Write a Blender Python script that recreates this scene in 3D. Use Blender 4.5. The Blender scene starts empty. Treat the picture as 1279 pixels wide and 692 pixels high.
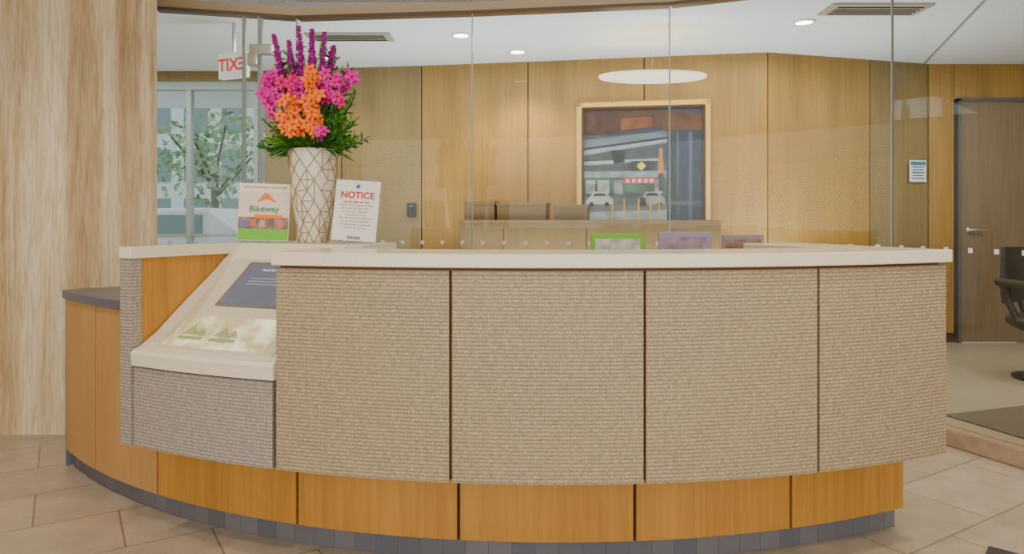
import bpy, math, random
from mathutils import Vector, Matrix, Euler
random.seed(7)
scene=bpy.context.scene
COL=scene.collection
CX,CY=0.17,5.87

# ------------------------------------------------------------ materials
def newmat(name):
    m=bpy.data.materials.new(name); m.use_nodes=True
    nt=m.node_tree; b=nt.nodes.get('Principled BSDF')
    return m,nt,b
def plain(name,col,rough=0.5,metal=0.0,emit=None,es=0.0,noise=0.0,nscale=20):
    m,nt,b=newmat(name)
    b.inputs['Base Color'].default_value=(*col,1)
    b.inputs['Roughness'].default_value=rough
    b.inputs['Metallic'].default_value=metal
    if emit:
        b.inputs['Emission Color'].default_value=(*emit,1); b.inputs['Emission Strength'].default_value=es
    if noise>0:
        tc=nt.nodes.new('ShaderNodeTexCoord'); n=nt.nodes.new('ShaderNodeTexNoise')
        n.inputs['Scale'].default_value=nscale; n.inputs['Detail'].default_value=4
        r=nt.nodes.new('ShaderNodeValToRGB')
        r.color_ramp.elements[0].position=0.3; r.color_ramp.elements[1].position=0.7
        r.color_ramp.elements[0].color=(*[c*(1-noise) for c in col],1)
        r.color_ramp.elements[1].color=(*[min(1,c*(1+noise*0.6)) for c in col],1)
        nt.links.new(tc.outputs['Object'],n.inputs['Vector']); nt.links.new(n.outputs['Fac'],r.inputs['Fac'])
        nt.links.new(r.outputs['Color'],b.inputs['Base Color'])
    return m
def wood(name,c1,c2,rough=0.4,sx=45,sy=1.6):
    m,nt,b=newmat(name)
    tc=nt.nodes.new('ShaderNodeTexCoord'); mp=nt.nodes.new('ShaderNodeMapping')
    mp.inputs['Scale'].default_value=(sx,sy,1)
    n=nt.nodes.new('ShaderNodeTexNoise'); n.inputs['Scale'].default_value=1.0; n.inputs['Detail'].default_value=6; n.inputs['Roughness'].default_value=0.6
    mp2=nt.nodes.new('ShaderNodeMapping'); mp2.inputs['Scale'].default_value=(3,0.5,1)
    n2=nt.nodes.new('ShaderNodeTexNoise'); n2.inputs['Scale'].default_value=1.3; n2.inputs['Detail'].default_value=2
    mx=nt.nodes.new('ShaderNodeMath'); mx.operation='MULTIPLY_ADD'; mx.inputs[1].default_value=0.6
    m2=nt.nodes.new('ShaderNodeMath'); m2.operation='MULTIPLY'; m2.inputs[1].default_value=0.4
    r=nt.nodes.new('ShaderNodeValToRGB'); r.color_ramp.elements[0].position=0.32; r.color_ramp.elements[1].position=0.68
    r.color_ramp.elements[0].color=(*c1,1); r.color_ramp.elements[1].color=(*c2,1)
    L=nt.links.new
    L(tc.outputs['UV'],mp.inputs['Vector']); L(mp.outputs['Vector'],n.inputs['Vector'])
    L(tc.outputs['UV'],mp2.inputs['Vector']); L(mp2.outputs['Vector'],n2.inputs['Vector'])
    L(n2.outputs['Fac'],m2.inputs[0]); L(n.outputs['Fac'],mx.inputs[0]); L(m2.outputs[0],mx.inputs[2])
    L(mx.outputs[0],r.inputs['Fac']); L(r.outputs['Color'],b.inputs['Base Color'])
    b.inputs['Roughness'].default_value=rough
    return m
M={}
M['wood']=wood('honey_maple',(0.36,0.15,0.018),(0.56,0.265,0.042),0.38)
M['woodL']=wood('pale_maple',(0.40,0.20,0.06),(0.52,0.275,0.09),0.38)
M['wallwood']=wood('wall_veneer',(0.235,0.125,0.024),(0.37,0.215,0.048),0.42,35,1.0)
M['wallwoodO']=wood('wall_veneer_olive',(0.18,0.12,0.04),(0.27,0.19,0.07),0.42,35,1.0)
M['doorwood']=wood('door_veneer',(0.14,0.10,0.06),(0.21,0.15,0.095),0.45)
M['groove']=plain('dark_groove',(0.06,0.025,0.008),0.7)
M['grooveW']=plain('wood_backing',(0.22,0.075,0.018),0.6)

def woven(name,ca,cb,cm):
    m,nt,b=newmat(name); L=nt.links.new
    tc=nt.nodes.new('ShaderNodeTexCoord')
    br=nt.nodes.new('ShaderNodeTexBrick')
    br.offset=0.5; br.offset_frequency=6
    br.inputs['Scale'].default_value=1.0
    br.inputs['Brick Width'].default_value=0.0095; br.inputs['Row Height'].default_value=0.0130
    br.inputs['Mortar Size'].default_value=0.0016; br.inputs['Mortar Smooth'].default_value=1.0
    br.inputs['Color1'].default_value=(*ca,1); br.inputs['Color2'].default_value=(*cb,1); br.inputs['Mortar'].default_value=(*cm,1)
    mp=nt.nodes.new('ShaderNodeMapping'); mp.inputs['Scale'].default_value=(60,330,1)
    n=nt.nodes.new('ShaderNodeTexNoise'); n.inputs['Scale'].default_value=1; n.inputs['Detail'].default_value=3
    L(tc.outputs['UV'],mp.inputs['Vector']); L(mp.outputs['Vector'],n.inputs['Vector'])
    nd=nt.nodes.new('ShaderNodeTexNoise'); nd.inputs['Scale'].default_value=30
    L(tc.outputs['UV'],nd.inputs['Vector'])
    vm=nt.nodes.new('ShaderNodeVectorMath'); vm.operation='MULTIPLY'; vm.inputs[1].default_value=(0.008,0.0012,0)
    va=nt.nodes.new('ShaderNodeVectorMath'); va.operation='ADD'
    L(nd.outputs['Color'],vm.inputs[0]); L(tc.outputs['UV'],va.inputs[0]); L(vm.outputs[0],va.inputs[1])
    L(va.outputs[0],br.inputs['Vector'])
    mx=nt.nodes.new('ShaderNodeMix'); mx.data_type='RGBA'; mx.blend_type='MULTIPLY'; mx.inputs[0].default_value=1.0
    r=nt.nodes.new('ShaderNodeValToRGB'); r.color_ramp.elements[0].position=0.36; r.color_ramp.elements[1].position=0.64
    r.color_ramp.elements[0].color=(0.64,0.60,0.54,1); r.color_ramp.elements[1].color=(1.0,1.0,1.0,1)
    L(n.outputs['Fac'],r.inputs['Fac']); L(br.outputs['Color'],mx.inputs[6]); L(r.outputs['Color'],mx.inputs[7])
    sx=nt.nodes.new('ShaderNodeSeparateXYZ'); L(va.outputs[0],sx.inputs[0])
    mm=nt.nodes.new('ShaderNodeMath'); mm.operation='MULTIPLY'; mm.inputs[1].default_value=2*math.pi/0.0130; L(sx.outputs['Y'],mm.inputs[0])
    sn=nt.nodes.new('ShaderNodeMath'); sn.operation='COSINE'; L(mm.outputs[0],sn.inputs[0])
    mr=nt.nodes.new('ShaderNodeMapRange'); mr.inputs['From Min'].default_value=-1; mr.inputs['From Max'].default_value=1; mr.inputs['To Min'].default_value=1.0; mr.inputs['To Max'].default_value=0.74; L(sn.outputs[0],mr.inputs['Value'])
    mx2=nt.nodes.new('ShaderNodeMix'); mx2.data_type='RGBA'; mx2.blend_type='MULTIPLY'; mx2.inputs[0].default_value=1.0
    L(mx.outputs[2],mx2.inputs[6]); L(mr.outputs[0],mx2.inputs[7])
    L(mx2.outputs[2],b.inputs['Base Color'])
    bp=nt.nodes.new('ShaderNodeBump'); bp.inputs['Strength'].default_value=0.4; bp.inputs['Distance'].default_value=0.0015; bp.invert=True
    L(br.outputs['Fac'],bp.inputs['Height']); L(bp.outputs['Normal'],b.inputs['Normal'])
    b.inputs['Roughness'].default_value=0.5
    return m
M['woven']=woven('woven_panel',(0.60,0.475,0.30),(0.49,0.38,0.235),(0.31,0.225,0.13))
M['wovenB']=woven('woven_panel_cool',(0.56,0.49,0.415),(0.46,0.395,0.335),(0.28,0.235,0.195))
M['quartz']=plain('cream_quartz',(0.79,0.695,0.525),0.22,noise=0.06,nscale=160)
M['bluestone']=plain('blue_grey_laminate',(0.11,0.115,0.15),0.35,noise=0.1,nscale=60)
M['white']=plain('white_paint',(0.8,0.8,0.8),0.6)
M['ceil']=plain('ceiling_paint',(0.80,0.86,0.92),0.8)
M['black']=plain('black_plastic',(0.015,0.015,0.017),0.35)
M['metal']=plain('brushed_steel',(0.6,0.6,0.58),0.3,1.0)
M['darkmetal']=plain('bronze_metal',(0.13,0.085,0.05),0.4,0.5)
M['mull']=plain('mullion_grey',(0.32,0.38,0.36),0.4,0.2)
M['gold']=plain('gold_leaf',(0.66,0.42,0.14),0.35,0.85)
M['lamp']=plain('lamp_glow',(1,1,1),0.5,emit=(1,0.90,0.72),es=12)
M['disc']=plain('reflection_glow',(0.8,0.75,0.6),0.5,emit=(1,0.86,0.56),es=0.7)
M['curb']=plain('curb_stone',(0.40,0.28,0.18),0.4,noise=0.2,nscale=15)
M['fascia']=plain('tan_fascia',(0.46,0.34,0.21),0.5)

def kickmat():
    m,nt,b=newmat('slate_mosaic'); L=nt.links.new
    tc=nt.nodes.new('ShaderNodeTexCoord'); br=nt.nodes.new('ShaderNodeTexBrick'); br.offset=0
    br.inputs['Scale'].default_value=1; br.inputs['Brick Width'].default_value=0.085; br.inputs['Row Height'].default_value=0.085
    br.inputs['Mortar Size'].default_value=0.0015; br.inputs['Bias'].default_value=-0.1
    br.inputs['Color1'].default_value=(0.105,0.105,0.12,1); br.inputs['Color2'].default_value=(0.16,0.15,0.155,1); br.inputs['Mortar'].default_value=(0.08,0.075,0.075,1)
    L(tc.outputs['UV'],br.inputs['Vector']); L(br.outputs['Color'],b.inputs['Base Color']); b.inputs['Roughness'].default_value=0.5
    return m
M['kick']=kickmat()
def tilemat():
    m,nt,b=newmat('floor_tile'); L=nt.links.new
    tc=nt.nodes.new('ShaderNodeTexCoord'); mp=nt.nodes.new('ShaderNodeMapping'); mp.inputs['Rotation'].default_value=(0,0,math.radians(-32)); mp.inputs['Location'].default_value=(0.1,0.12,0)
    br=nt.nodes.new('ShaderNodeTexBrick'); br.offset=0.5
    br.inputs['Scale'].default_value=1; br.inputs['Brick Width'].default_value=0.61; br.inputs['Row Height'].default_value=0.40
    br.inputs['Mortar Size'].default_value=0.004
    br.inputs['Color1'].default_value=(0.50,0.405,0.30,1); br.inputs['Color2'].default_value=(0.56,0.46,0.35,1); br.inputs['Mortar'].default_value=(0.28,0.21,0.145,1)
    n=nt.nodes.new('ShaderNodeTexNoise'); n.inputs['Scale'].default_value=5; n.inputs['Detail'].default_value=8; n.inputs['Roughness'].default_value=0.65
    r=nt.nodes.new('ShaderNodeValToRGB'); r.color_ramp.elements[0].position=0.3; r.color_ramp.elements[1].position=0.7
    r.color_ramp.elements[0].color=(0.72,0.68,0.64,1); r.color_ramp.elements[1].color=(1,1,1,1)
    mx=nt.nodes.new('ShaderNodeMix'); mx.data_type='RGBA'; mx.blend_type='MULTIPLY'; mx.inputs[0].default_value=1
    L(tc.outputs['Object'],mp.inputs['Vector']); L(mp.outputs['Vector'],br.inputs['Vector']); L(tc.outputs['Object'],n.inputs['Vector'])
    L(n.outputs['Fac'],r.inputs['Fac']); L(br.outputs['Color'],mx.inputs[6]); L(r.outputs['Color'],mx.inputs[7]); L(mx.outputs[2],b.inputs['Base Color'])
    b.inputs['Roughness'].default_value=0.32
    return m
M['tile']=tilemat()
M['officefloor']=plain('polished_floor',(0.38,0.34,0.26),0.18,noise=0.05,nscale=3)
def travertine():
    m,nt,b=newmat('travertine'); L=nt.links.new
    tc=nt.nodes.new('ShaderNodeTexCoord')
    # broad soft vertical bands
    mp=nt.nodes.new('ShaderNodeMapping'); mp.inputs['Scale'].default_value=(7,7,0.35)
    n=nt.nodes.new('ShaderNodeTexNoise'); n.inputs['Scale'].default_value=1.0; n.inputs['Detail'].default_value=9; n.inputs['Roughness'].default_value=0.58; n.inputs['Distortion'].default_value=0.5
    # fine wavy striations
    mp2=nt.nodes.new('ShaderNodeMapping'); mp2.inputs['Scale'].default_value=(60,60,4)
    n2=nt.nodes.new('ShaderNodeTexNoise'); n2.inputs['Scale'].default_value=1; n2.inputs['Detail'].default_value=8; n2.inputs['Distortion'].default_value=1.2
    r=nt.nodes.new('ShaderNodeValToRGB'); e=r.color_ramp.elements
    e[0].position=0.30; e[0].color=(0.40,0.27,0.13,1); e[1].position=0.70; e[1].color=(0.76,0.65,0.45,1)
    a=e.new(0.42); a.color=(0.54,0.395,0.22,1); a=e.new(0.50); a.color=(0.64,0.50,0.31,1); a=e.new(0.58); a.color=(0.70,0.57,0.375,1)
    r2=nt.nodes.new('ShaderNodeValToRGB'); r2.color_ramp.elements[0].position=0.34; r2.color_ramp.elements[1].position=0.58
    r2.color_ramp.elements[0].color=(0.66,0.58,0.48,1); r2.color_ramp.elements[1].color=(1,1,1,1)
    mx=nt.nodes.new('ShaderNodeMix'); mx.data_type='RGBA'; mx.blend_type='MULTIPLY'; mx.inputs[0].default_value=0.75
    L(tc.outputs['Object'],mp.inputs['Vector']); L(tc.outputs['Object'],mp2.inputs['Vector'])
    L(mp.outputs['Vector'],n.inputs['Vector']); L(mp2.outputs['Vector'],n2.inputs['Vector'])
    L(n.outputs['Fac'],r.inputs['Fac']); L(n2.outputs['Fac'],r2.inputs['Fac'])
    L(r.outputs['Color'],mx.inputs[6]); L(r2.outputs['Color'],mx.inputs[7]); L(mx.outputs[2],b.inputs['Base Color'])
    b.inputs['Roughness'].default_value=0.22
    return m
M['trav']=travertine()
def glassmat(name,tint,refl):
    m=bpy.data.materials.new(name); m.use_nodes=True; nt=m.node_tree; nt.nodes.clear(); L=nt.links.new
    o=nt.nodes.new('ShaderNodeOutputMaterial'); t=nt.nodes.new('ShaderNodeBsdfTransparent'); t.inputs['Color'].default_value=(*tint,1)
    g=nt.nodes.new('ShaderNodeBsdfGlossy'); g.inputs['Roughness'].default_value=0.0; g.inputs['Color'].default_value=(0.95,1,0.98,1)
    f=nt.nodes.new('ShaderNodeFresnel'); f.inputs['IOR'].default_value=1.45
    mu=nt.nodes.new('ShaderNodeMath'); mu.operation='MULTIPLY'; mu.inputs[1].default_value=refl
    mx=nt.nodes.new('ShaderNodeMixShader')
    L(f.outputs[0],mu.inputs[0]); L(mu.outputs[0],mx.inputs[0]); L(t.outputs[0],mx.inputs[1]); L(g.outputs[0],mx.inputs[2]); L(mx.outputs[0],o.inputs['Surface'])
    return m
M['glass']=glassmat('clear_glass',(0.97,0.99,0.98),0.20)
M['acryl']=glassmat('acrylic',(0.98,0.98,0.98),0.6)

# ------------------------------------------------------------ helpers
def empty(name,loc=(0,0,0),rotz=0.0,rot=None):
    e=bpy.data.objects.new(name,None); e.location=loc
    e.rotation_euler=rot if rot else (0,0,rotz); e.empty_display_size=0.1; COL.objects.link(e); return e
def mesh(name,verts,faces,mat,parent=None,uvs=None,smooth=False):
    me=bpy.data.meshes.new(name); me.from_pydata([tuple(v) for v in verts],[],faces)
    if uvs:
        ul=me.uv_layers.new(name='UVMap')
        for p in me.polygons:
            for li,vi in zip(p.loop_indices,p.vertices): ul.data[li].uv=uvs(p,vi)
    if smooth:
        for p in me.polygons: p.use_smooth=True
    me.materials.append(mat); me.update()
    o=bpy.data.objects.new(name,me); COL.objects.link(o)
    if parent: o.parent=parent
    return o
def bevel(o,w,seg=2):
    m=o.modifiers.new('bevel','BEVEL'); m.width=w; m.segments=seg; m.limit_method='ANGLE'; return o
def pol(R,deg):
    a=math.radians(deg); return (CX+R*math.sin(a),CY-R*math.cos(a))
def arc_box(name,Ro,Ri,a0,a1,z0,z1,mat,parent=None,bev=0,step=0.7):
    n=max(1,int(abs(a1-a0)/step)); V=[];F=[];A=[]
    for i in range(n+1):
        a=a0+(a1-a0)*i/n
        for (R,z) in ((Ro,z0),(Ro,z1),(Ri,z1),(Ri,z0)):
            x,y=pol(R,a); V.append((x,y,z)); A.append((math.radians(a)*Ro,z,R))
    for i in range(n):
        b=i*4; c=b+4
        F+= [(b,c,c+1,b+1),(b+1,c+1,c+2,b+2),(b+2,c+2,c+3,b+3),(b+3,c+3,c,b)]
    F+=[(0,1,2,3),(n*4+3,n*4+2,n*4+1,n*4)]
    def uv(p,vi):
        u,z,R=A[vi]
        if p.index>=n*4: return (R,z)
        if p.index%4 in (1,3): return (u,R)
        return (u,z)
    o=mesh(name,V,F,mat,parent,uv)
    if bev: bevel(o,bev)
    return o
def prism(name,pts,z0,z1,mat,parent=None,bev=0):
    n=len(pts); V=[(x,y,z0) for x,y in pts]+[(x,y,z1) for x,y in pts]
    F=[tuple(range(n))[::-1],tuple(range(n,2*n))]+[(i,(i+1)%n,n+(i+1)%n,n+i) for i in range(n)]
    per=[0]
    for i in range(n):
        a=Vector(pts[i]);b=Vector(pts[(i+1)%n]); per.append(per[-1]+(b-a).length)
    def uv(p,vi):
        if p.index<2: return (V[vi][0],V[vi][1])
        k=p.index-2; u=per[k] if vi%n==k else per[k+1]
        return (u,V[vi][2])
    o=mesh(name,V,F,mat,parent,uv)
    if bev: bevel(o,bev)
    return o
def seg(name,p0,p1,z0,z1,t,mat,parent=None,bev=0):
    a=Vector(p0);b=Vector(p1); d=(b-a).normalized(); nrm=Vector((-d.y,d.x))*t
    return prism(name,[tuple(a),tuple(b),tuple(b+nrm),tuple(a+nrm)],z0,z1,mat,parent,bev)
def box(name,c,s,mat,parent=None,bev=0,rot=None):
    x,y,z=s[0]/2,s[1]/2,s[2]/2
    V=[(-x,-y,-z),(x,-y,-z),(x,y,-z),(-x,y,-z),(-x,-y,z),(x,-y,z),(x,y,z),(-x,y,z)]
    F=[(3,2,1,0),(4,5,6,7),(0,1,5,4),(1,2,6,5),(2,3,7,6),(3,0,4,7)]
    def uv(p,vi):
        v=V[vi]
        return (v[0]+v[1],v[2])
    o=mesh(name,V,F,mat,parent,uv); o.location=c
    if rot: o.rotation_euler=rot
    if bev: bevel(o,bev)
    return o
def lathe(name,prof,mat,parent=None,n=40,loc=(0,0,0),smooth=True,cap=True,ys=1.0):
    V=[];F=[]
    for r,z in prof:
        for j in range(n):
            a=2*math.pi*j/n; V.append((r*math.cos(a),r*math.sin(a)*ys,z))
    for i in range(len(prof)-1):
        for j in range(n):
            k=(j+1)%n; F.append((i*n+j,i*n+k,(i+1)*n+k,(i+1)*n+j))
    if cap: F.append(tuple(range(n))[::-1]); F.append(tuple(range((len(prof)-1)*n,len(prof)*n)))
    o=mesh(name,V,F,mat,parent,None,smooth); o.location=loc
    if smooth and cap:
        for p in o.data.polygons[-2:]: p.use_smooth=False
    return o
def tube(name,pts,r,mat,parent=None):
    c=bpy.data.curves.new(name,'CURVE'); c.dimensions='3D'; c.bevel_depth=r; c.bevel_resolution=3; c.use_fill_caps=True
    s=c.splines.new('POLY'); s.points.add(len(pts)-1)
    for i,p in enumerate(pts): s.points[i].co=(*p,1)
    c.materials.append(mat); o=bpy.data.objects.new(name,c); COL.objects.link(o)
    if parent: o.parent=parent
    return o
def text(name,s,size,mat,parent,loc,align='CENTER',mirror=False,spacing=1.0,rot=(math.pi/2,0,0),bold=0.0,ext=0.0006):
    c=bpy.data.curves.new(name,'FONT'); c.body=s; c.size=size; c.align_x=align; c.align_y='CENTER'; c.extrude=ext; c.space_character=spacing
    c.offset=bold
    c.materials.append(mat); o=bpy.data.objects.new(name,c); COL.objects.link(o); o.parent=parent
    o.location=loc; o.rotation_euler=rot
    if mirror: o.scale=(-1,1,1)
    return o

# ------------------------------------------------------------ ROOM
mesh('floor',[(-6,-4,0),(7,-4,0),(7,10,0),(-6,10,0)],[(0,1,2,3)],M['tile'])
GL=[(-2.44,4.95),(-1.80,5.11),(-1.55,5.18),(-0.28,5.05),(1.06,4.85),(2.28,4.33),(2.60,3.55),(3.30,1.8)]
prism('floor_office',[(p[0],p[1]+0.0) for p in GL]+[(6.9,1.8),(6.9,9.9),(-5.9,9.9),(-5.9,4.96)],-0.02,0.004,M['officefloor'])
prism('wall_left_travertine',[(-6,4.12),(-2.03,4.12),(-2.44,4.95),(-6,4.95)],0,2.95,M['trav'])
seg('wall_left',(-6,4.12),(-6,-4),0,2.95,-0.1,M['trav'])
seg('wall_right',(7,-4),(7,10),0,2.95,-0.1,M['wallwood'])
prism('ceiling',[(-6,-4),(7,-4),(7,1.8)]+GL[::-1]+[(-6,4.95)],2.90,2.95,M['white'])
prism('ceiling_office',GL+[(7,1.8),(7,10),(-6,10),(-6,4.95)],2.75,2.80,M['ceil'])
hd=empty('glass_wall_header')
for i in range(len(GL)-1):
    seg('header_fascia',GL[i],GL[i+1],2.69,2.90,0.12,M['fascia'],hd)
    seg('header_track',(GL[i][0],GL[i][1]-0.012),(GL[i+1][0],GL[i+1][1]-0.012),2.67,2.69,0.10,M['darkmetal'],hd)
cb=empty('trim_glass_curb')
for i in range(len(GL)-1):
    a,b=Vector(GL[i]),Vector(GL[i+1]); d=(b-a).normalized(); nn=Vector((d.y,-d.x))*0.07
    seg('curb',tuple(a+nn),tuple(b+nn),0.004,0.09,0.17,M['curb'],cb)
gw=empty('glass_partition')
jm=plain('silicone_joint',(0.42,0.45,0.42),0.4); dm=plain('frosted_dot',(0.85,0.85,0.82),0.6,emit=(1,1,1),es=0.05)
for i in range(len(GL)-1):
    a,b=Vector(GL[i]),Vector(GL[i+1]); d=(b-a).normalized()
    g=0.004
    seg('pane_%d'%i,tuple(a+d*g),tuple(b-d*g),0.09,2.67,0.012,M['glass'],gw)
    if i>0:
        seg('joint_%d'%i,tuple(a-d*0.004),tuple(a+d*0.004),0.09,2.67,0.014,jm,gw)
    Ln=(b-a).length; k=int(Ln/0.137); nn=Vector((d.y,-d.x))*0.002
    V=[];F=[]
    for j in range(k):
        c=a+d*((j+0.5)*Ln/k)+nn; h=0.013
        p=c-d*h;q=c+d*h; z=1.065; b0=len(V)
        V+=[(p.x,p.y,z-h),(q.x,q.y,z-h),(q.x,q.y,z+h),(p.x,p.y,z+h)]; F.append((b0,b0+1,b0+2,b0+3))
    mesh('safety_dots_%d'%i,V,F,dm,gw)
box('door_closer',(-1.76,5.07,2.42),(0.16,0.07,0.07),M['metal'],gw,0.008)
box('closer_body',(-1.82,5.07,2.35),(0.07,0.07,0.09),M['metal'],gw,0.008)
box('door_stile',(-1.885,5.07,1.38),(0.022,0.03,2.54),M['mull'],gw,0.004)
box('door_stile',(-1.78,5.10,1.38),(0.03,0.03,2.54),M['mull'],gw,0.004)

# back wood wall
WL=[(-2.55,7.42),(-0.9,7.18),(0.155,7.0),(2.34,6.59),(4.1,7.1),(6.9,7.1)]
bw=empty('wall_back')
def wallpanel(name,p0,p1,mat):
    a,b=Vector(p0),Vector(p1); d=(b-a).normalized(); g=0.006
    seg(name,tuple(a+d*g),tuple(b-d*g),0.10,2.75,0.03,mat,bw)
    n=Vector((-d.y,d.x))*0.02
    seg(name+'_backing',tuple(a+n),tuple(b+n),0.0,2.75,0.06,M['groove'],bw)
def lerp(a,b,t): return (a[0]+(b[0]-a[0])*t,a[1]+(b[1]-a[1])*t)
wallpanel('veneer_1',WL[0],lerp(WL[0],WL[1],0.5),M['wallwoodO'])
wallpanel('veneer_2',lerp(WL[0],WL[1],0.5),WL[1],M['wallwoodO'])
wallpanel('veneer_3',WL[1],WL[2],M['wallwood'])
wallpanel('veneer_4',WL[2],lerp(WL[2],WL[3],0.5),M['wallwood'])
wallpanel('veneer_5',lerp(WL[2],WL[3],0.5),WL[3],M['wallwood'])
wallpanel('veneer_6',WL[3],lerp(WL[3],WL[4],0.62),M['wallwood'])
wallpanel('veneer_7',lerp(WL[3],WL[4],0.62),WL[4],M['wallwoodO'])
wallpanel('veneer_8',WL[4],(4.36,7.1),M['wallwood'])
seg('veneer_over_door',(4.36,7.1),(5.40,7.1),2.42,2.75,0.03,M['wallwood'],bw)
seg('veneer_9',(5.40,7.1),(6.9,7.1),0.1,2.75,0.03,M['wallwood'],bw)
bb=empty('baseboard_back')
for i in range(4): seg('base',(WL[i][0],WL[i][1]-0.01),(WL[i+1][0],WL[i+1][1]-0.01),0.004,0.10,0.04,M['darkmetal'],bb)
dr=empty('door_1',(4.88,7.12,0))
box('leaf',(0,0,1.19),(0.92,0.045,2.36),M['doorwood'],dr,0.003)
jb=plain('jamb_grey',(0.10,0.08,0.06),0.5)
box('jamb_l',(-0.485,-0.01,1.20),(0.03,0.09,2.40),jb,dr)
box('jamb_r',(0.485,-0.01,1.20),(0.03,0.09,2.40),jb,dr)
box('jamb_t',(0,-0.01,2.395),(1.0,0.09,0.03),jb,dr)
o=lathe('rose',[(0.03,0),(0.03,0.012),(0.012,0.012),(0.012,0.05)],M['metal'],dr,24,(-0.38,-0.022,1.115)); o.rotation_euler=(math.pi/2,0,0)
tube('lever',[(-0.38,-0.07,1.115),(-0.33,-0.075,1.117),(-0.25,-0.07,1.11)],0.013,M['metal'],dr)

# window wall at rear-left
ww=empty('window_1',(0,0,0))
for x in (-5.9,-5.0,-4.1,-3.35,-2.65):
    box('mullion',(x,7.5,1.3),(0.05,0.08,2.6),M['mull'],ww)
box('sill',(-4.27,7.5,0.05),(3.3,0.1,0.10),M['mull'],ww)
box('head',(-4.27,7.5,2.60),(3.3,0.1,0.08),M['mull'],ww)
box('transom',(-4.27,7.5,1.05),(3.3,0.05,0.03),M['mull'],ww)
box('glazing',(-4.27,7.5,1.3),(3.3,0.01,2.5),M['glass'],ww)
seg('wall_above_window',(-6,7.45),(-2.55,7.45),2.64,2.75,0.1,M['wallwoodO'])

# exterior
mesh('ground_outside',[(-30,10.0,-0.02),(12,10.0,-0.02),(12,40,-0.02),(-30,40,-0.02)],[(0,1,2,3)],plain('asphalt',(0.55,0.56,0.56),0.8,noise=0.15,nscale=2))
bd=empty('building_across_street',(-9,24,0))
box('facade',(0,0,5),(16,1,10),plain('pale_stone',(0.68,0.76,0.74),0.7),bd)
dpn=plain('dark_pane',(0.20,0.30,0.30),0.2)
for i in range(13):
    for j in range(5): box('facade_window',(-7.4+i*1.22,-0.52,1.3+j*1.6),(0.75,0.06,1.05),dpn,bd)
leafM=plain('tree_leaf',(0.28,0.43,0.24),0.7,noise=0.45,nscale=3)
barkM=plain('bark',(0.15,0.14,0.11),0.8)
def tree(loc,n=520):
    t=empty('street_tree',loc)
    tube('trunk',[(0,0,0),(0.05,0,1.2),(0,0.05,2.2)],0.08,barkM,t)
    for k in range(7):
        a=k*0.9; tube('branch',[(0,0.03,1.6+0.08*k),(0.8*math.cos(a),0.8*math.sin(a),2.5+0.1*k)],0.025,barkM,t)
    V=[];F=[]
    for k in range(n):
        u=Vector((random.gauss(0,1),random.gauss(0,1),random.gauss(0,1))).normalized()*random.random()**0.4
        c=Vector((u.x*1.3,u.y*1.3,2.5+u.z*1.1)); s=0.10
        a=Vector((random.uniform(-1,1),random.uniform(-1,1),random.uniform(-1,1))).normalized()*s
        b=a.cross(Vector((random.uniform(-1,1),random.uniform(-1,1),random.uniform(-1,1)))).normalized()*s*0.6
        n0=len(V); V+=[c-a,c+b,c+a,c-b]; F.append((n0,n0+1,n0+2,n0+3))
    mesh('crown',V,F,leafM,t)
tree((-6.3,15.2,-0.02)); tree((-9.9,17.5,-0.02)); tree((-4.3,18.0,-0.02))
cr_=empty('parked_car',(-5.4,11.9,-0.02))
cp=plain('car_white',(0.75,0.77,0.78),0.25)
V=[];F=[]
pr=[(-2.1,0.35),(-2.1,0.75),(-1.3,0.9),(-0.7,1.38),(0.7,1.40),(1.3,0.95),(2.05,0.85),(2.1,0.35)]
for y in (-0.85,0.85): V+=[(x,y,z) for x,z in pr]
F=[tuple(range(8)),tuple(range(15,7,-1))]+[(i,i+8,(i+1)%8+8,(i+1)%8) for i in range(8)]
bevel(mesh('body',V,F,cp,cr_),0.06)
for x in (-1.3,1.3):
    o=lathe('wheel',[(0.33,0),(0.33,0.2)],M['black'],cr_,24,(x,-0.7,0.33)); o.rotation_euler=(math.pi/2,0,0)
box('side_window',(0,-0.853,1.12),(1.3,0.02,0.34),dpn,cr_)

# ceiling fixtures
def downlight(x,y,z=2.75,p=25,col=(1,0.82,0.58),size=120):
    e=empty('recessed_downlight',(x,y,z))
    lathe('trim_ring',[(0.085,0.0),(0.085,-0.012),(0.065,-0.012),(0.065,0.0)],M['white'],e,28,cap=False)
    lathe('lens',[(0.063,-0.010),(0.063,-0.002)],M['lamp'],e,28)
    l=bpy.data.lights.new('spot','SPOT'); l.energy=p; l.color=col; l.spot_size=math.radians(size); l.spot_blend=0.7; l.shadow_soft_size=0.06
    o=bpy.data.objects.new('spot',l); COL.objects.link(o); o.parent=e; o.location=(0,0,-0.05)
downlight(-0.42,5.95,p=25,col=(1,0.76,0.46)); downlight(0.05,6.55,p=75,col=(1,0.76,0.46)); downlight(2.25,5.55,p=50,col=(1,0.78,0.5))
downlight(-1.75,6.75,p=28)
for (x,y) in ((-2.6,2.6),(-1.0,1.4),(1.4,1.2),(2.2,2.2)): downlight(x,y,2.90,p=66,col=(1,0.90,0.74),size=140)
ventm=plain('vent_grey',(0.40,0.36,0.28),0.5)
def vent(x,y,w,d):
    e=empty('ceiling_air_vent',(x,y,2.75))
    box('frame',(0,0,-0.008),(w,d,0.016),ventm,e,0.002)
    for i in range(4): box('slot',(0,-d/2+d*(i+1)/5,-0.018),(w*0.85,d*0.04,0.008),M['black'],e)
vent(2.62,5.2,0.72,0.27); vent(-1.35,6.0,0.7,0.25)
seg('trim_ceiling_joint',(3.29,5.0),(4.06,7.08),2.745,2.75,0.02,plain('joint_grey',(0.3,0.3,0.3),0.6))
dp=empty('oval_lamp_reflection',(1.15,5.9,2.38))  # lobby lamp's reflection in the glass, modelled as glowing disc on invented cord
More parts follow.
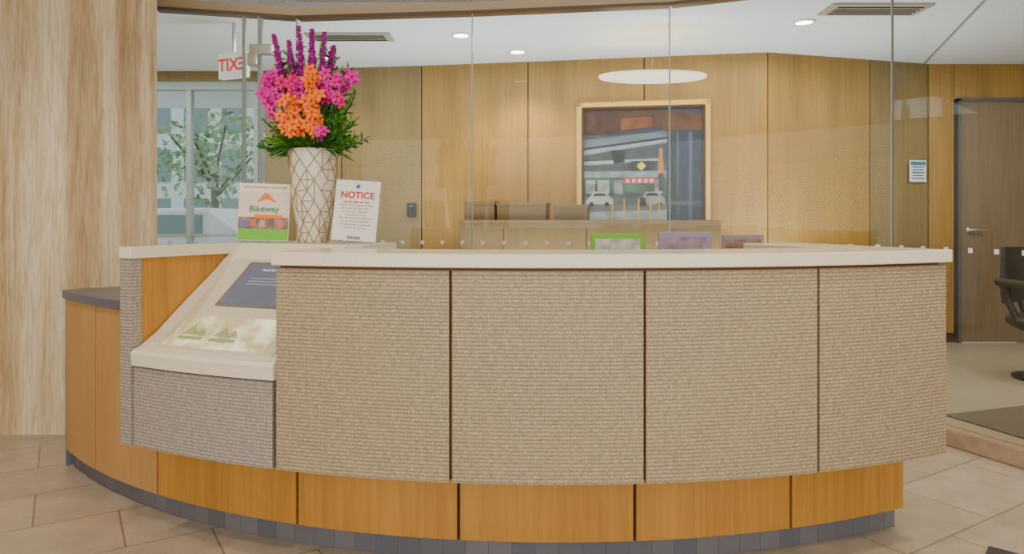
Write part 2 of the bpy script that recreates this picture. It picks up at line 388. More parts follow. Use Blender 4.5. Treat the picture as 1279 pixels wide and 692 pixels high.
lathe('disc',[(0.43,0.0),(0.44,0.008),(0.44,0.018),(0.40,0.022)],M['disc'],dp,64,ys=0.6)
tube('added_cord',[(0,0,0.02),(0,0,0.37)],0.0012,M['metal'],dp)

# exit sign (seen from behind, so reversed)
ex=empty('exit_sign',(-2.16,5.60,2.42),rotz=math.radians(-25))
box('body',(0,0,0),(0.28,0.05,0.20),plain('exit_plate',(0.85,0.85,0.83),0.5,emit=(1,1,1),es=0.15),ex,0.005)
text('lettering','EXIT',0.135,plain('exit_red',(0.75,0.02,0.02),0.5,emit=(1,0.03,0.02),es=0.2),ex,(0,-0.027,0),mirror=True,bold=0.003)
box('stem',(0,0,0.21),(0.02,0.02,0.24),M['metal'],ex)

# ------------------------------------------------------------ RECEPTION DESK
desk=empty('reception_desk')
seams=[-16.8,-6.2,4.5,14.95,25.0]
for i in range(4):
    arc_box('woven_panel_%d'%i,3.48,3.45,seams[i]+0.08,seams[i+1]-0.08,0.357,1.068,M['woven'],desk,0.002)
arc_box('panel_backing',3.452,3.30,-16.75,24.9,0.375,1.08,M['grooveW'],desk)
arc_box('woven_panel_low',3.48,3.45,-28.15,-16.98,0.357,0.665,M['wovenB'],desk,0.002)
arc_box('console_body',3.44,2.98,-28.2,-16.85,0.375,0.67,M['grooveW'],desk)
arc_box('wing_edge',3.49,3.44,-29.3,-28.25,0.357,1.085,M['wovenB'],desk,0.002)
a0=pol(3.44,-29.25);a1=pol(3.44,-28.27);b1=pol(2.70,-28.1);b0=pol(2.70,-29.25)
prism('wing_wall',[a0,a1,b1,b0],0.36,1.085,M['wood'],desk)
prism('wing_top',[pol(3.495,-29.3),pol(3.495,-28.1),pol(3.0,-27.7),pol(2.66,-27.5),pol(2.66,-29.5)],1.085,1.13,M['quartz'],desk,0.003)
arc_box('rear_shelf_top',2.985,2.65,-27.6,-15.3,1.09,1.13,M['quartz'],desk,0.003)
arc_box('rear_shelf_body',2.96,2.68,-28.0,-15.6,0.36,1.09,M['wood'],desk)
prof=[(3.49,0.672),(3.495,0.72),(3.485,0.733),(3.45,0.745),(3.38,0.79),(3.28,0.875),(3.10,1.02),(3.02,1.095),(2.985,1.128)]
def pz(R):
    P=prof[2:]
    for (r0,z0),(r1,z1) in zip(P,P[1:]):
        if r1<=R<=r0: return z0+(z1-z0)*(r0-R)/(r0-r1)
    return P[-1][1]
def surf(name,aL,aR,prof,mat):
    n=16;V=[];F=[];m=len(prof)
    for i in range(n+1):
        a=aL+(aR-aL)*i/n
        for R,z in prof: x,y=pol(R,a); V.append((x,y,z))
    for i in range(n):
        for j in range(m): k=(j+1)%m; F.append((i*m+j,(i+1)*m+j,(i+1)*m+k,i*m+k))
    F.append(tuple(range(m))[::-1]); F.append(tuple(range(n*m,n*m+m)))
    return mesh(name,V,F,mat,desk)
surf('console_top',-28.1,-16.8,prof+[(2.985,1.09),(3.06,1.0),(3.25,0.84),(3.43,0.672)],M['quartz'])
def patch(name,aL,aR,R0,R1,off,mat,th=0.01):
    n=8;k=6;V=[];F=[]
    for s_ in (0,1):
        for i in range(n+1):
            for j in range(k+1):
                a=aL+(aR-aL)*i/n; R=R0+(R1-R0)*j/k; x,y=pol(R,a); V.append((x,y,pz(R)+off+(0 if s_ else -th)))
    N=(n+1)*(k+1)
    for i in range(n):
        for j in range(k):
            q=i*(k+1)+j; F.append((N+q,N+q+k+1,N+q+k+2,N+q+1)); F.append((q+1,q+k+2,q+k+1,q))
    def idx(i,j): return i*(k+1)+j
    for i in range(n):
        for j in (0,k): F.append((idx(i,j),idx(i+1,j),N+idx(i+1,j),N+idx(i,j)))
    for j in range(k):
        for i in (0,n): F.append((idx(i,j),idx(i,j+1),N+idx(i,j+1),N+idx(i,j)))
    return mesh(name,V,F,mat,desk)
patch('console_inset_plate',-26.7,-17.3,3.455,3.06,0.007,plain('inset_plate',(0.66,0.56,0.40),0.25),0.02)
patch('screen_bezel',-24.7,-17.6,3.27,3.075,0.011,plain('bezel',(0.16,0.15,0.14),0.3),0.01)
patch('touch_screen',-24.4,-18.0,3.262,3.085,0.014,plain('screen_glass',(0.04,0.04,0.045),0.12,emit=(0.40,0.42,0.50),es=0.34,noise=0.0),0.01)
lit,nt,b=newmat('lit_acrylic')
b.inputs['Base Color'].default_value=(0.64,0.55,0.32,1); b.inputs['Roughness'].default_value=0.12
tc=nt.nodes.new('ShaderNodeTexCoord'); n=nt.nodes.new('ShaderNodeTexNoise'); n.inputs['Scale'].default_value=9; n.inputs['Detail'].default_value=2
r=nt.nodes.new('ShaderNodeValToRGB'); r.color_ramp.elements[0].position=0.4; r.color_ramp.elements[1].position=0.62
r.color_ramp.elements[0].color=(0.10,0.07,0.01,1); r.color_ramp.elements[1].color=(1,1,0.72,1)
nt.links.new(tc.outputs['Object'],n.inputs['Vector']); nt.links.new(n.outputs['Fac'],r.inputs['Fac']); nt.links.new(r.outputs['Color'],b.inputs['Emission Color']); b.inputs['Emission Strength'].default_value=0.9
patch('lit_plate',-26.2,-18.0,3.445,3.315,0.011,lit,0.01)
gm=plain('green_mark',(0.34,0.42,0.16),0.3)
def on_surf(a,R,off):
    x,y=pol(R,a); return (x,y,pz(R)+off)
for a in (-24.3,-21.6):
    for da,w,rt in ((-0.45,0.62,3.355),(0.40,0.5,3.365)):
        V=[on_surf(a+da-w,3.395,0.0145),on_surf(a+da+w,3.395,0.0145),on_surf(a+da,rt,0.0145)]
        mesh('green_mark',V,[(0,1,2)],gm,desk)
    V=[on_surf(a-1.1,3.418,0.0145),on_surf(a+0.95,3.418,0.0145),on_surf(a+0.95,3.404,0.0145),on_surf(a-1.1,3.404,0.0145)]
    mesh('mark_bar',V,[(0,1,2,3)],gm,desk)
slope=math.atan2(pz(3.12)-pz(3.26),0.14)
tm=plain('screen_text',(0.7,0.75,0.8),0.5,emit=(0.8,0.85,0.9),es=0.5)
text('screen_title','Touch Screen',0.016,tm,desk,on_surf(-22.0,3.115,0.018),rot=(slope,0,math.radians(-22)))
se=plain('screen_entry',(0.2,0.22,0.28),0.3,emit=(0.5,0.55,0.62),es=0.4)
for i,(a,w) in enumerate(((-23.4,3.4),(-23.4,2.6),(-23.4,3.0))):
    R=3.15+i*0.013
    V=[on_surf(a,R+0.003,0.0152),on_surf(a+w,R+0.003,0.0152),on_surf(a+w,R,0.0152),on_surf(a,R,0.0152)]
    mesh('screen_entry',V,[(0,1,2,3)],se,desk)
arc_box('counter_top',3.50,3.17,-16.85,25.05,1.078,1.125,M['quartz'],desk,0.004)
e=Vector(pol(3.50,25.05)); rd=(Vector((CX,CY))-e).normalized(); tg=Vector((-rd.y,rd.x))
if tg.x>0: tg=-tg
P=[tuple(e+rd*0.30),tuple(e+rd*0.80),tuple(e+rd*0.80+tg*0.28),tuple(e+rd*0.30+tg*0.28)]
prism('counter_return_top',P,1.08,1.1255,M['quartz'],desk,0.004)
prism('counter_return_body',[tuple(e+rd*0.12+tg*0.04),tuple(e+rd*0.78+tg*0.04),tuple(e+rd*0.78+tg*0.22),tuple(e+rd*0.12+tg*0.22)],0.36,1.08,M['wood'],desk)
arc_box('work_surface',3.28,2.35,-12,21,0.72,0.75,M['woodL'],desk)
bs=[-46.8,-39.2,-30.1,-17.3,-6.3,4.7,15.3,25.1]
for i in range(len(bs)-1):
    top=0.84 if bs[i+1]<=-30 else 0.37
    mt=M['woodL'] if i<2 else M['wood']
    arc_box('base_panel_%d'%i,3.30,3.275,bs[i]+0.1,bs[i+1]-0.1,0.085,top,mt,desk,0.0015)
arc_box('base_core',3.282,2.80,-46.7,25.0,0.08,0.36,M['groove'],desk)
arc_box('low_cabinet_core',3.282,2.72,-46.7,-29.5,0.36,0.84,M['groove'],desk)
arc_box('low_cabinet_end',3.30,2.72,-46.9,-46.7,0.0,0.84,M['bluestone'],desk)
arc_box('low_cabinet_top',3.315,2.62,-47.0,-29.5,0.84,0.882,M['bluestone'],desk,0.003)
arc_box('soffit',3.45,3.27,-29.2,24.9,0.36,0.376,M['groove'],desk)
arc_box('toe_kick',3.265,2.85,-46.7,24.9,0.0,0.085,M['kick'],desk)

# ------------------------------------------------------------ VASE + FLOWERS
vx,vy=pol(2.82,-22.3); VZ=1.13
vase=empty('flower_vase',(vx,vy,VZ))
H=0.42
def vr(z):
    t=z/H; return 0.060+0.049*t+(0.004 if t>0.97 else 0)+0.008*math.sin(math.pi*t)
vp=[(vr(H*i/24),H*i/24) for i in range(25)]
vp+= [(vr(H)-0.01,H),(vr(H)-0.012,H-0.06),(0.02,H-0.07)]
lathe('vase_body',vp,plain('ivory_ceramic',(0.72,0.66,0.53),0.3),vase,48)
V=[];rows=9;cols=10
for i in range(rows+1):
    z=H*i/rows
    for j in range(cols):
        a=2*math.pi*(j+0.5*(i%2))/cols; r=vr(z)+0.0015
        V.append((r*math.cos(a),r*math.sin(a),z))
E=[]
for i in range(rows):
    for j in range(cols):
        a=i*cols+j
        if i%2==0: t1=(i+1)*cols+j; t2=(i+1)*cols+(j-1)%cols
        else: t1=(i+1)*cols+j; t2=(i+1)*cols+(j+1)%cols
        E+= [(a,t1),(a,t2)]
        if (i+j)%2==1: E.append((a,i*cols+(j+1)%cols))
        if (i+j)%3==0 and i+2<=rows: E.append((a,(i+2)*cols+j))
cu=bpy.data.curves.new('gold_lines','CURVE'); cu.dimensions='3D'; cu.bevel_depth=0.0020
for a,b in E:
    if random.random()<0.10: continue
    A=Vector(V[a]);B=Vector(V[b]); sp=cu.splines.new('POLY'); sp.points.add(2)
    mid=(A+B)/2; rr=(A.xy.length+B.xy.length)/2; mm=mid.xy.normalized()*rr
    sp.points[0].co=(*A,1); sp.points[1].co=(mm.x,mm.y,mid.z,1); sp.points[2].co=(*B,1)
cu.materials.append(plain('vase_gold',(0.36,0.25,0.10),0.35,0.4)); o=bpy.data.objects.new('gold_lines',cu); COL.objects.link(o); o.parent=vase

fl=empty('flower_bouquet',(vx,vy,VZ+H-0.02))
class Acc:
    def __init__(s): s.V=[];s.F=[]
    def petal(s,base,d,up,L,W,bend=0.3,tip=0.15):
        d=d.normalized(); side=d.cross(up)
        if side.length<1e-3: side=d.cross(Vector((1,0,0)))
        side.normalize(); nrm=side.cross(d).normalized()
        st=[(0,0.12),(0.25,0.75),(0.55,1.0),(0.82,0.7),(1.0,tip)]
        b0=len(s.V)
        for t,w in st:
            c=base+d*(L*t)-nrm*(bend*L*t*t)
            s.V+=[c-side*W*0.5*w+nrm*W*0.12*w,c-nrm*W*0.05,c+side*W*0.5*w+nrm*W*0.12*w]
        for i in range(len(st)-1):
            q=b0+i*3; s.F+=[(q,q+1,q+4,q+3),(q+1,q+2,q+5,q+4)]
    def stem(s,a,b,r,r2=None):
        if r2 is None: r2=r
        d=(b-a).normalized(); x=d.orthogonal().normalized(); y=d.cross(x); b0=len(s.V)
        for p,rr in ((a,r),(b,r2)):
            for k in range(7):
                an=2*math.pi*k/7; s.V.append(p+(x*math.cos(an)+y*math.sin(an))*rr)
        for k in range(7): s.F.append((b0+k,b0+(k+1)%7,b0+7+(k+1)%7,b0+7+k))
green=Acc();green2=Acc();purple=Acc();mag=Acc();org=Acc();yel=Acc();pink=Acc()
def rv(): return Vector((random.uniform(-1,1),random.uniform(-1,1),random.uniform(-1,1))).normalized()
for (tx,ty,tz) in [(-0.165,-0.04,0.53),(-0.095,-0.05,0.50),(-0.052,-0.05,0.565),(0.008,-0.05,0.55),(0.058,-0.03,0.545),(0.105,-0.04,0.48),(-0.02,0.05,0.50),(0.07,0.04,0.47),(-0.12,0.04,0.46)]:
    base=Vector((tx*0.45,ty*0.6,0)); tipp=Vector((tx,ty,tz)); green.stem(base,tipp,0.003)
    purple.stem(base.lerp(tipp,0.45),tipp,0.016,0.004)
    for k in range(420):
        t=0.44+0.56*k/420; c=base.lerp(tipp,t); rr=0.029*(1.1-0.68*(t-0.44)/0.56)
        d=rv(); d.z=abs(d.z)*0.6; purple.petal(c,d,Vector((0,0,1)),rr*1.1,0.012,0.05,0.6)
def orchid(acc,c,face,size):
    x=face.orthogonal().normalized(); y=face.cross(x).normalized(); ph=random.random()*6
    for k in range(5):
        a=ph+2*math.pi*k/5; d=(x*math.cos(a)+y*math.sin(a))+face*0.25
        acc.petal(c,d,face,size,size*0.60,0.3,0.2)
    for k in range(3):
        a=ph+2*math.pi*k/3; d=face+(x*math.cos(a)+y*math.sin(a))*0.5
        yel.petal(c,d,x,size*0.35,size*0.28,0.1,0.5)
def cluster(acc,cx,cz,rx,rz,n,size,cy=-0.10):
    for k in range(n):
        u=random.uniform(-1,1);v=random.uniform(-1,1)
        if u*u+v*v>1.1: continue
        c=Vector((cx+u*rx,cy+random.uniform(-0.035,0.04),cz+v*rz))
        f=Vector((c.x*2.0+random.uniform(-.7,.7),-1,random.uniform(-.5,.7))).normalized()
        orchid(acc,c,f,size*random.uniform(0.8,1.15))
cluster(org,-0.070,0.150,0.036,0.085,30,0.029,-0.13)
cluster(org,0.035,0.215,0.036,0.145,46,0.029,-0.13)
cluster(org,0.015,0.11,0.05,0.04,12,0.028,-0.13)
cluster(mag,-0.150,0.26,0.045,0.10,30,0.030,-0.08)
cluster(mag,-0.19,0.30,0.03,0.06,12,0.028,-0.05)
cluster(pink,-0.085,0.29,0.035,0.05,12,0.029,-0.10)
cluster(mag,0.10,0.29,0.045,0.06,18,0.029,-0.10)
cluster(mag,0.17,0.33,0.045,0.04,14,0.029,-0.07)
cluster(pink,0.11,0.24,0.04,0.04,8,0.027,-0.10)
cluster(mag,0.075,0.075,0.025,0.02,6,0.026,-0.13)
cluster(mag,-0.02,0.28,0.03,0.06,7,0.028,-0.09)
cluster(mag,0.0,0.28,0.10,0.08,10,0.032,0.08)
cluster(org,0.0,0.18,0.10,0.08,10,0.032,0.10)
for k in range(125):
    an=random.uniform(0,2*math.pi)
    sp=random.uniform(0.10,0.25); hz=random.uniform(0.02,0.50)
    if hz>0.30: sp*=0.82
    tip=Vector((math.cos(an)*sp,math.sin(an)*sp*0.55+0.01,hz)); base=Vector((math.cos(an)*0.04,math.sin(an)*0.04,-0.02))
    g=green if random.random()<0.5 else green2
    g.stem(base,tip,0.002)
    for q in range(15):
        t=0.35+0.65*q/15; c=base.lerp(tip,t); d=(tip-base).normalized()*0.8+rv()*0.75
        g.petal(c,d,rv(),random.uniform(0.03,0.055),0.011,0.15,0.1)
for k in range(110):
    an=random.uniform(0,2*math.pi); r=0.09
    c=Vector((math.cos(an)*r*0.7,math.sin(an)*r*0.7,0.025)); d=Vector((math.cos(an),math.sin(an),random.uniform(-0.1,0.9)))
    (green if k%2 else green2).petal(c,d,Vector((0,0,1)),random.uniform(0.07,0.16),0.020,0.35,0.1)
mesh('leaves_dark',green.V,green.F,plain('leaf_green',(0.02,0.13,0.008),0.45),fl)
mesh('leaves_light',green2.V,green2.F,plain('leaf_lime',(0.13,0.32,0.012),0.45),fl)
mesh('purple_spikes',purple.V,purple.F,plain('liatris_purple',(0.52,0.015,0.36),0.6),fl)
mesh('magenta_orchids',mag.V,mag.F,plain('orchid_magenta',(0.78,0.0,0.36),0.5),fl)
mesh('pink_orchids',pink.V,pink.F,plain('orchid_rose',(0.78,0.015,0.20),0.5),fl)
mesh('orange_orchids',org.V,org.F,plain('orchid_orange',(1.0,0.20,0.0),0.5),fl)
mesh('orchid_centres',yel.V,yel.F,plain('orchid_centre',(0.60,0.02,0.04),0.5),fl)

# ------------------------------------------------------------ SIGNS on shelf
paper=plain('paper_white',(0.80,0.77,0.69),0.5)
red=plain('ink_red',(0.62,0.02,0.012),0.5)
ns=empty('notice_sign',(-0.70,3.17,1.131),rot=(math.radians(-8),math.radians(3.5),math.radians(-4)))
box('acrylic_holder',(0,0.004,0.142),(0.212,0.004,0.285),M['acryl'],ns)
box('sheet',(0,-0.001,0.145),(0.200,0.002,0.270),paper,ns)
box('foot',(0,0.03,0.004),(0.20,0.07,0.005),M['acryl'],ns)
text('title','NOTICE',0.040,red,ns,(0,-0.003,0.213),bold=0.0012,spacing=1.05)
o=lathe('round_mark',[(0.010,0),(0.010,0.001)],plain('mark_blue',(0.1,0.12,0.4),0.5),ns,20,(0,-0.002,0.253)); o.rotation_euler=(math.pi/2,0,0)
ink=plain('ink_soft',(0.50,0.34,0.29),0.6)
for i in range(9):
    wd=[0.12,0.15,0.14,0.12,0.09,0.15,0.13,0.14,0.10][i]; x=-wd/2
    z=0.183-i*0.0145
    while x<wd/2-0.01:
        w=random.uniform(0.010,0.028); w=min(w,wd/2-x); box('text_line',(x+w/2,-0.0025,z),(w,0.001,0.0055),(red if i==0 else ink),ns); x+=w+0.005
box('footer_mark',(0,-0.0025,0.024),(0.06,0.001,0.012),plain('mark_grey',(0.25,0.22,0.35),0.6),ns)

ps=empty('bikeway_poster_stand',(-1.130,3.26,1.131),rot=(math.radians(-8),math.radians(1.5),math.radians(6)))
box('acrylic_holder',(0,0.004,0.138),(0.236,0.004,0.276),M['acryl'],ps)
box('sheet',(0,-0.001,0.139),(0.226,0.002,0.262),paper,ps)
box('foot',(0,0.03,0.004),(0.22,0.07,0.005),M['acryl'],ps)
orm=plain('print_orange',(0.88,0.16,0.01),0.5); grm=plain('print_green',(0.14,0.46,0.01),0.5)
box('sky_band',(0,-0.0022,0.165),(0.222,0.001,0.14),plain('print_peach',(0.76,0.62,0.46),0.5),ps)
box('green_band',(0,-0.0025,0.035),(0.222,0.001,0.05),grm,ps)
box('photo_row',(0,-0.0025,0.088),(0.222,0.001,0.055),plain('print_photo',(0.30,0.16,0.10),0.5,noise=0.7,nscale=30),ps)
for i,c in enumerate([(0.1,0.15,0.35),(0.6,0.12,0.05),(0.5,0.35,0.2),(0.15,0.1,0.1),(0.6,0.2,0.1)]):
    box('photo_block',(-0.085+i*0.04,-0.0035,0.085+0.006*(i%2)),(0.026,0.001,0.034),plain('print_c%d'%i,c,0.5),ps)
box('orange_band',(0.02,-0.0030,0.119),(0.12,0.001,0.016),orm,ps)
text('headline','MOVE FORWARD TOGETHER',0.0145,orm,ps,(0,-0.003,0.252),bold=0.0003)
text('name','Bikeway',0.040,plain('ink_teal',(0.06,0.20,0.13),0.5),ps,(0.0,-0.004,0.152),bold=0.0006)
V=[(-0.035,-0.004,0.182),(0.0,-0.004,0.226),(0.012,-0.004,0.226),(0.055,-0.004,0.182),(0.008,-0.004,0.198)]
mesh('arrow_mark',V,[(0,4,3,2,1)],orm,ps)

# ------------------------------------------------------------ PICTURE on wall
ang=math.atan2(6.59-7.0,2.34-0.155)
pc=empty('framed_picture',(1.228,6.775,1.675),rotz=ang)
W,Hh=1.25,1.32
for nm,c,s_ in (('frame_t',(0,0,Hh/2-0.03),(W,0.05,0.06)),('frame_b',(0,0,-Hh/2+0.03),(W,0.05,0.06)),('frame_l',(-W/2+0.03,0,0),(0.06,0.05,Hh)),('frame_r',(W/2-0.03,0,0),(0.06,0.05,Hh))):
    box(nm,c,s_,M['gold'],pc,0.012)
for nm,c,s_ in (('inner_t',(0,-0.01,Hh/2-0.068),(W-0.12,0.04,0.016)),('inner_b',(0,-0.01,-Hh/2+0.068),(W-0.12,0.04,0.016)),('inner_l',(-W/2+0.068,-0.01,0),(0.016,0.04,Hh-0.12)),('inner_r',(W/2-0.068,-0.01,0),(0.016,0.04,Hh-0.12))):
    box(nm,c,s_,M['groove'],pc)
iw,ih=W-0.14,Hh-0.14
def pp(pts,col,k,nz=0.3):  # flat coloured shapes that paint a street reflection into the picture
    V=[(-iw/2+x*iw,-0.002-0.0007*k,ih/2-y*ih) for x,y in pts]
    mesh('reflection_shape',V,[tuple(range(len(V)))[::-1]],plain('reflection_tint_%d'%random.randint(0,999999),col,0.35,noise=nz,nscale=9),pc)
def pr_(x0,y0,x1,y1,col,k,nz=0.3): pp([(x0,y0),(x1,y0),(x1,y1),(x0,y1)],col,k,nz)
box('canvas',(0,0.005,0),(W-0.1,0.01,Hh-0.1),plain('canvas_navy',(0.02,0.025,0.05),0.12),pc)
pp([(0,0),(1,0),(1,0.18),(0,0.26)],(0.03,0.03,0.06),1)
pp([(0,0.03),(0.62,0.0),(0.72,0.14),(0,0.22)],(0.06,0.022,0.014),2,0.7)
pp([(0.32,0.08),(0.58,0.07),(0.58,0.15),(0.32,0.17)],(0.16,0.045,0.012),3,0.6)
pp([(0.66,0.03),(1,0.06),(1,0.22),(0.66,0.18)],(0.10,0.035,0.012),3,0.6)
pp([(0,0.25),(0.70,0.18),(0.70,0.23),(0,0.31)],(0.10,0.13,0.17),2)
pp([(0,0.33),(0.70,0.25),(0.70,0.275),(0,0.37)],(0.22,0.27,0.32),3)
pp([(0,0.37),(0.70,0.275),(0.70,0.50),(0,0.50)],(0.045,0.055,0.07),2,0.6)
pp([(0,0.42),(0.66,0.40),(0.66,0.42),(0,0.45)],(0.28,0.34,0.38),3)
pp([(0.23,0.33),(0.35,0.33),(0.35,0.43),(0.26,0.44)],(0.006,0.006,0.01),4)
pr_(0.40,0.42,0.60,0.50,(0.012,0.02,0.03),4)
pp([(0.49,0.425),(0.53,0.46),(0.49,0.495),(0.45,0.46)],(0.70,0.55,0.02),5,0.05)
pp([(0.635,0.36),(0.665,0.36),(0.68,0.52),(0.625,0.52)],(0.45,0.16,0.03),5,0.2)
pp([(0.64,0.32),(0.665,0.32),(0.668,0.36),(0.637,0.36)],(0.35,0.2,0.12),5,0.1)
pp([(0.63,0.52),(0.675,0.52),(0.67,0.66),(0.635,0.66)],(0.03,0.04,0.07),5,0.1)
pr_(0,0.50,0.70,0.55,(0.20,0.26,0.30),3,0.6)
pr_(0,0.55,0.70,0.70,(0.05,0.10,0.08),3,0.9)
for x0,x1,c in ((0.02,0.10,(0.28,0.35,0.35)),(0.12,0.22,(0.35,0.40,0.40)),(0.26,0.33,(0.20,0.25,0.30)),(0.36,0.42,(0.10,0.22,0.12)),(0.60,0.66,(0.3,0.34,0.35))): pr_(x0,0.57,x1,0.68,c,4,0.7)
pr_(0.33,0.555,0.62,0.60,(0.55,0.04,0.06),5,0.4)
for x0 in (0.36,0.41,0.46,0.51,0.56): pr_(x0,0.565,x0+0.03,0.592,(0.65,0.5,0.5),6,0.1)
for x0,c in ((0.02,(0.42,0.45,0.48)),(0.30,(0.06,0.07,0.09)),(0.46,(0.30,0.32,0.34))):
    pp([(x0,0.73),(x0+0.04,0.70),(x0+0.07,0.665),(x0+0.16,0.665),(x0+0.20,0.70),(x0+0.23,0.72),(x0+0.23,0.765),(x0,0.765)],c,5,0.2)
    pp([(x0+0.06,0.70),(x0+0.08,0.675),(x0+0.155,0.675),(x0+0.18,0.70)],(0.02,0.03,0.04),6,0.1)
    for wx in (0.05,0.18): pp([(x0+wx+0.02*math.cos(t*0.785),0.765+0.018*math.sin(t*0.785)) for t in range(8)],(0.01,0.01,0.01),6,0.1)
pr_(0,0.765,0.70,0.83,(0.12,0.14,0.16),3)
pp([(0,0.83),(0.70,0.81),(0.70,1.0),(0,1.0)],(0.28,0.34,0.40),4,0.4)
for x in (0.24,0.34,0.46,0.56,0.63): pr_(x,0.72,x+0.014,0.93,(0.55,0.38,0.03),7,0.1)
pr_(0.70,0.18,1,1.0,(0.02,0.03,0.055),4); pr_(0.78,0.2,0.80,1,(0.06,0.08,0.12),5); pr_(0.88,0.2,0.91,1,(0.07,0.09,0.14),5); pr_(0.70,0.74,1,0.77,(0.09,0.10,0.12),6)

cr=empty('card_reader',(-1.0,7.165,1.31),rotz=math.atan2(7.18-7.42,1.65))
box('case',(0,0,0),(0.09,0.035,0.14),M['black'],cr,0.008); box('led',(0,-0.02,0.04),(0.03,0.004,0.012),plain('reader_led',(0.1,0.3,0.5),0.3),cr)
a7=math.atan2(7.1-6.59,4.1-2.34)
ws=empty('wall_notice',(3.96,7.03,1.69),rotz=a7)
box('plate',(0,0,0),(0.20,0.006,0.21),plain('sign_white',(0.75,0.8,0.82),0.5),ws)
box('blue_top',(0,-0.004,0.075),(0.18,0.002,0.035),plain('sign_teal',(0.04,0.2,0.3),0.5),ws)
si=plain('sign_ink',(0.06,0.15,0.25),0.5)
for i in range(5): box('line',(0,-0.004,0.04-i*0.028),(0.15-0.02*(i%2),0.002,0.012),si,ws)

cz=empty('back_credenza',(0.55,6.62,0),rotz=ang)
CW=wood('credenza_veneer',(0.10,0.055,0.012),(0.17,0.10,0.026),0.5,35,1.0)
box('body',(0.15,0,0.60),(2.3,0.42,1.17),CW,cz,0.004)
box('top',(0.15,-0.01,1.20),(2.34,0.46,0.03),CW,cz,0.003)
for i in range(3): box('door_gap',(-0.6+i*0.75,-0.212,0.6),(0.008,0.004,1.1),M['groove'],cz)
bx=plain('kraft_box',(0.13,0.078,0.028),0.7)
for i,(x,w,h) in enumerate([(-0.84,0.28,0.17),(-0.45,0.45,0.16),(0.0,0.3,0.14)]):
    e_=empty('storage_box',(0.55+math.cos(ang)*x,6.60+math.sin(ang)*x,1.215),rotz=ang)
    box('carton',(0,0,h/2),(w,0.26,h),bx,e_,0.003); box('lid',(0,0,h-0.015),(w+0.012,0.272,0.03),bx,e_,0.002)

def poster_reflection(x,y,w,h,c1,c2,top):  # poster reflections in the glass, built as solid panels on stands
    e_=empty('reflected_poster',(x,y,0.75))
    box('base',(0,0.03,0.006),(w*0.5,0.14,0.012),M['black'],e_,0.003); box('neck',(0,0.03,(top-0.75-h)/2+0.03),(0.035,0.02,(top-0.75-h)+0.1),M['black'],e_)
    zc=top-0.75-h/2
    box('rim',(0,0,zc),(w,0.02,h),plain('rim',c1,0.5),e_,0.004)
    box('panel',(0,-0.011,zc),(w*0.84,0.002,h*0.78),plain('panel',c2,0.4,noise=0.5,nscale=18),e_)
poster_reflection(0.50,3.42,0.255,0.22,(0.18,0.52,0.015),(0.60,0.60,0.50),1.168)
poster_reflection(0.82,3.42,0.25,0.22,(0.34,0.26,0.38),(0.35,0.25,0.30),1.175)
poster_reflection(1.12,3.50,0.20,0.20,(0.30,0.22,0.22),(0.28,0.17,0.12),1.160)

ch=empty('lounge_chair',(4.10,5.5,0.004))
cm=plain('charcoal_leather',(0.035,0.03,0.028),0.45)
lathe('seat',[(0.05,0.36),(0.20,0.37),(0.27,0.41),(0.28,0.45),(0.25,0.48),(0.1,0.485)],cm,ch,36)
lathe('post',[(0.24,0.0),(0.24,0.015),(0.04,0.03),(0.025,0.05),(0.025,0.37)],M['black'],ch,28)
V=[];F=[];n=20
for i in range(n+1):
    a=math.radians(35+110*i/n)
    for r,z in ((0.27,0.56),(0.30,0.56),(0.32,1.0 if 2<i<18 else 0.74),(0.29,1.0 if 2<i<18 else 0.74)):
        V.append((r*math.cos(a),r*math.sin(a),z))
for i in range(n):
    b=i*4;c=b+4
    for k in range(4): F.append((b+k,c+k,c+(k+1)%4,b+(k+1)%4))
F+=[(3,2,1,0),(n*4,n*4+1,n*4+2,n*4+3)]
mesh('back_shell',V,F,cm,ch)
for s_ in (-1,1):
    tube('arm',[(s_*0.24,0.0,0.44),(s_*0.30,0.02,0.60),(s_*0.31,0.02,0.72),(s_*0.33,-0.22,0.73)],0.025,cm,ch)
    tube('arm_pad',[(s_*0.32,0.10,0.735),(s_*0.33,-0.25,0.735)],0.032,cm,ch)
tube('spine',[(0,0.22,0.42),(0,0.29,0.56)],0.03,cm,ch)
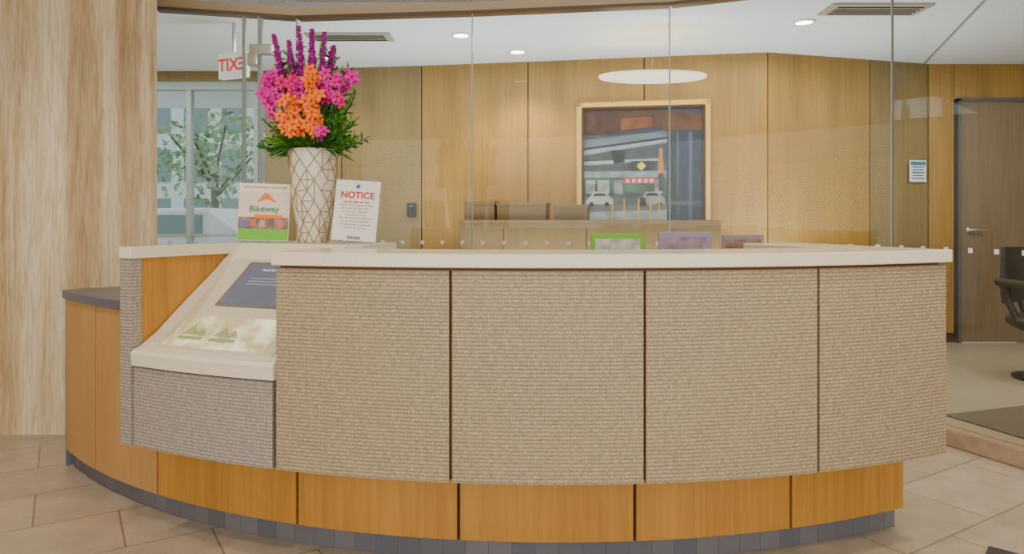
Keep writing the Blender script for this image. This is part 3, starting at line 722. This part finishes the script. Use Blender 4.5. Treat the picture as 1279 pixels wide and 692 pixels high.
prism('door_mat',[(2.70,4.50),(2.95,3.75),(4.6,4.3),(4.2,5.0)],0.004,0.012,plain('mat_brown',(0.13,0.105,0.07),0.9,noise=0.5,nscale=150))
prism('floor_mat',[(1.80,2.72),(1.35,2.2),(1.8,1.7),(2.25,2.3)],0.0,0.006,plain('mat_dark',(0.06,0.05,0.05),0.9,noise=0.3,nscale=80))

wm=empty('window_2')
for x in (-6,-3.4,-0.8,1.8,4.4,6.95): box('mullion',(x,-4,1.45),(0.08,0.1,2.9),M['darkmetal'],wm)
box('transom',(0.5,-4,2.3),(13,0.08,0.06),M['darkmetal'],wm)

# ------------------------------------------------------------ LIGHTS
def area(name,loc,sx,sy,p,col,rot=(0,0,0),shape='RECTANGLE'):
    l=bpy.data.lights.new(name,'AREA'); l.shape=shape; l.size=sx
    if shape=='RECTANGLE': l.size_y=sy
    l.energy=p; l.color=col
    o=bpy.data.objects.new(name,l); COL.objects.link(o); o.location=loc; o.rotation_euler=rot; return o
area('window_daylight',(0.5,-3.9,1.5),11,2.6,285,(1,0.97,0.91),(math.radians(90),0,0))
area('office_fill_light',(0.5,6.0,2.70),5,0.5,52,(1,0.84,0.58))  # added fill for the office and its wood wall, no cove here
area('office_fill_light.001',(4.5,5.2,2.70),1.5,1.5,48,(1,0.88,0.70))  # second added fill, right part of the office
area('vestibule_light',(-3.8,6.2,2.70),2,1.5,42,(0.95,0.98,1))
area('office_ceiling_fill',(0.8,6.0,0.9),5,1.0,80,(0.92,0.97,1),(math.pi,0,0))  # added upward fill to brighten the office ceiling, no fixture modelled

w=bpy.data.worlds.new('World'); scene.world=w; w.use_nodes=True
bg=w.node_tree.nodes['Background']; bg.inputs['Color'].default_value=(0.92,0.98,1,1); bg.inputs['Strength'].default_value=1.2

cam=bpy.data.cameras.new('camera'); co=bpy.data.objects.new('camera',cam); COL.objects.link(co)
co.location=(0,0,1.25); co.rotation_euler=(math.pi/2,0,0); cam.sensor_width=36; cam.lens=25.33; cam.shift_y=-76/1279
cam.clip_start=0.05
scene.camera=co
